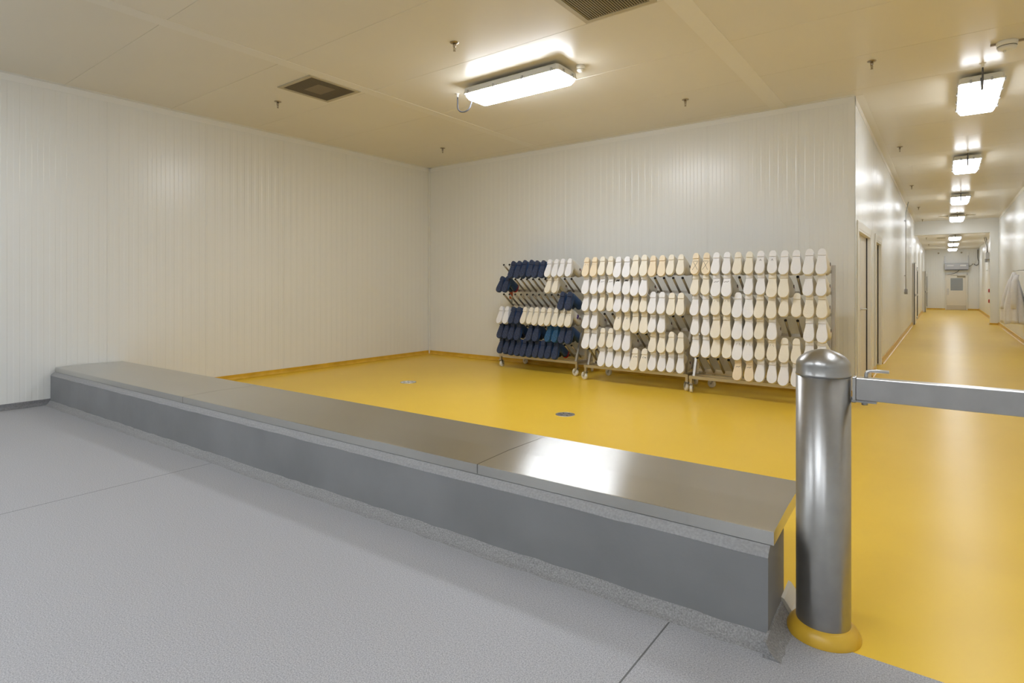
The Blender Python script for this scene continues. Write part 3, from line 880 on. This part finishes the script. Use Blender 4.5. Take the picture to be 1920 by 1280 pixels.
MB().tube([(.12, -.12, -.02), (.05, -.14, -.12), (-.1, -.12, -.21), (-.25, -.08, -.255), (-.46, -.06, -.26)], .012, 8).build('cable', M['black'], t)
t = thing('junction_box', 'junction box with looped black cables right of the air curtain', 'junction box', (1.29, YW, 2.62))
MB().box(-.07, .07, -.07, -.001, -.05, .07).build('box', M['housing'], t, bevel=.006)
MB().tube([(-.04, -.04, -.05), (-.06, -.06, -.12), (-.14, -.1, -.18), (-.2, -.12, -.19)], .012, 8).build('cable', M['black'], t)
MB().tube([(.03, -.04, -.05), (.06, -.05, -.11), (.14, -.05, -.14), (.22, -.05, -.08), (.235, -.05, .05), (.2, -.05, .2), (.19, -.05, .3), (.19, -.05, .72)], .014, 8).build('cable', M['black'], t)
for k, (x, lab) in enumerate(((-.25, 'left small sprinkler head on the end wall top'), (.78, 'right small sprinkler head on the end wall top'))):
    t = thing('wall_sprinkler', lab, 'sprinkler', (x, YW, 3.2), 0, 'sidewall sprinklers on the end wall')
    MB().lathe([(.045, 0), (.043, .006), (.016, .012), (.016, .05), (.022, .055)], 14, Matrix.Rotation(R(90), 4, 'X')).build('body', M['brass'], t)
    MB().box(-.03, .03, -.075, -.056, -.002, .008).build('deflector', M['brass'], t)

# ------------------------------------------------------------------ right wall beyond the jamb
t = thing('control_box', 'grey control box with conduits on the right wall beyond the jamb', 'control box', (XR-.001, 31.0, 2.45))
MB().box(-.14, 0, -.16, .16, .02, .30).build('box', M['coat_grey'], t, bevel=.006)
MB().box(-.16, 0, .2, .36, -.1, .05).build('switch', M['zinc'], t)
MB().tube([(-.08, -.08, .3), (-.08, -.08, .6), (-.14, -.06, .94)], .014, 8).build('pipe', M['zinc'], t)
MB().tube([(-.10, .08, .3), (-.10, .08, .55), (-.18, .1, .94)], .014, 8).build('pipe', M['zinc'], t)
MB().tube([(-.06, 0, .02), (-.06, 0, -.4), (-.1, .0, -.45), (-.14, 0, -.40)], .014, 8).build('hanging_cord', M['plastic'], t)
for z, lab in ((1.09, 'upper red plate on the right wall beyond the jamb'), (.65, 'lower red plate on the right wall beyond the jamb')):
    t = thing('wall_plate', lab, 'wall plate', (XR-.001, 31.4, z), 0, 'red plates on the corridor right wall')
    MB().box(-.035, 0, -.14, .14, 0, .14).build('plate', M['red'], t, bevel=.004)

# ------------------------------------------------------------------ coat on the corridor wall
t = thing('hanging_coat', 'white work coat hanging on the corridor right wall at the picture edge', 'coat', (XR, 18.2, 0))
m_ = MB(); rs = []
K = 48
rng = random.Random(2)
for i in range(15):
    f = i/14
    z = 1.70 - 1.22*f
    rx = .03 + .16*min(1, f*1.5)**.8 + .03*f
    ry = .05 + .22*min(1, f*2)**.7 + .05*f
    r = []
    for j in range(K):
        a = 2*PI*j/K
        fold = 1 + (.06 + .09*f)*math.sin(a*7 + .6*math.sin(3*f)) + .04*math.sin(a*13 + 1)
        r.append((min(-.012, -.19 - .0*f + rx*math.cos(a)*fold), ry*math.sin(a)*fold, z + .02*math.sin(a*3)*f))
    rs.append(r)
m_.rings(rs).build('body', M['coat'], t)
def sleeve(pts):
    m_ = MB(); rs = []
    for i, (x, y, z, r0) in enumerate(pts):
        rs.append([(x + r0*.8*math.cos(2*PI*j/18)*(1+.1*math.sin(3*2*PI*j/18+i)), y + r0*math.sin(2*PI*j/18)*(1+.1*math.sin(4*2*PI*j/18+i)), z) for j in range(18)])
    return m_.rings(rs)
sleeve([(-.19, .02, 1.66, .04), (-.25, .0, 1.5, .07), (-.31, -.02, 1.3, .075), (-.355, -.03, 1.1, .07), (-.385, -.03, .92, .06), (-.40, -.03, .82, .055)]).build('sleeve', M['coat'], t)
sleeve([(-.14, -.1, 1.64, .05), (-.2, -.22, 1.48, .075), (-.22, -.29, 1.25, .075), (-.22, -.31, 1.02, .065), (-.22, -.31, .84, .055)]).build('sleeve', M['coat'], t)
h_ = thing('coat_hook', 'steel hook on the corridor right wall holding the coat', 'hook', (XR, 18.2, 1.72))
MB().tube([(-.001, 0, .03), (-.12, 0, .03), (-.19, 0, .0), (-.21, 0, .03)], .008, 8).build('prong', M['steel'], h_)
MB().box(-.006, -.0005, -.03, .03, -.03, .06).build('backplate', M['steel'], h_)
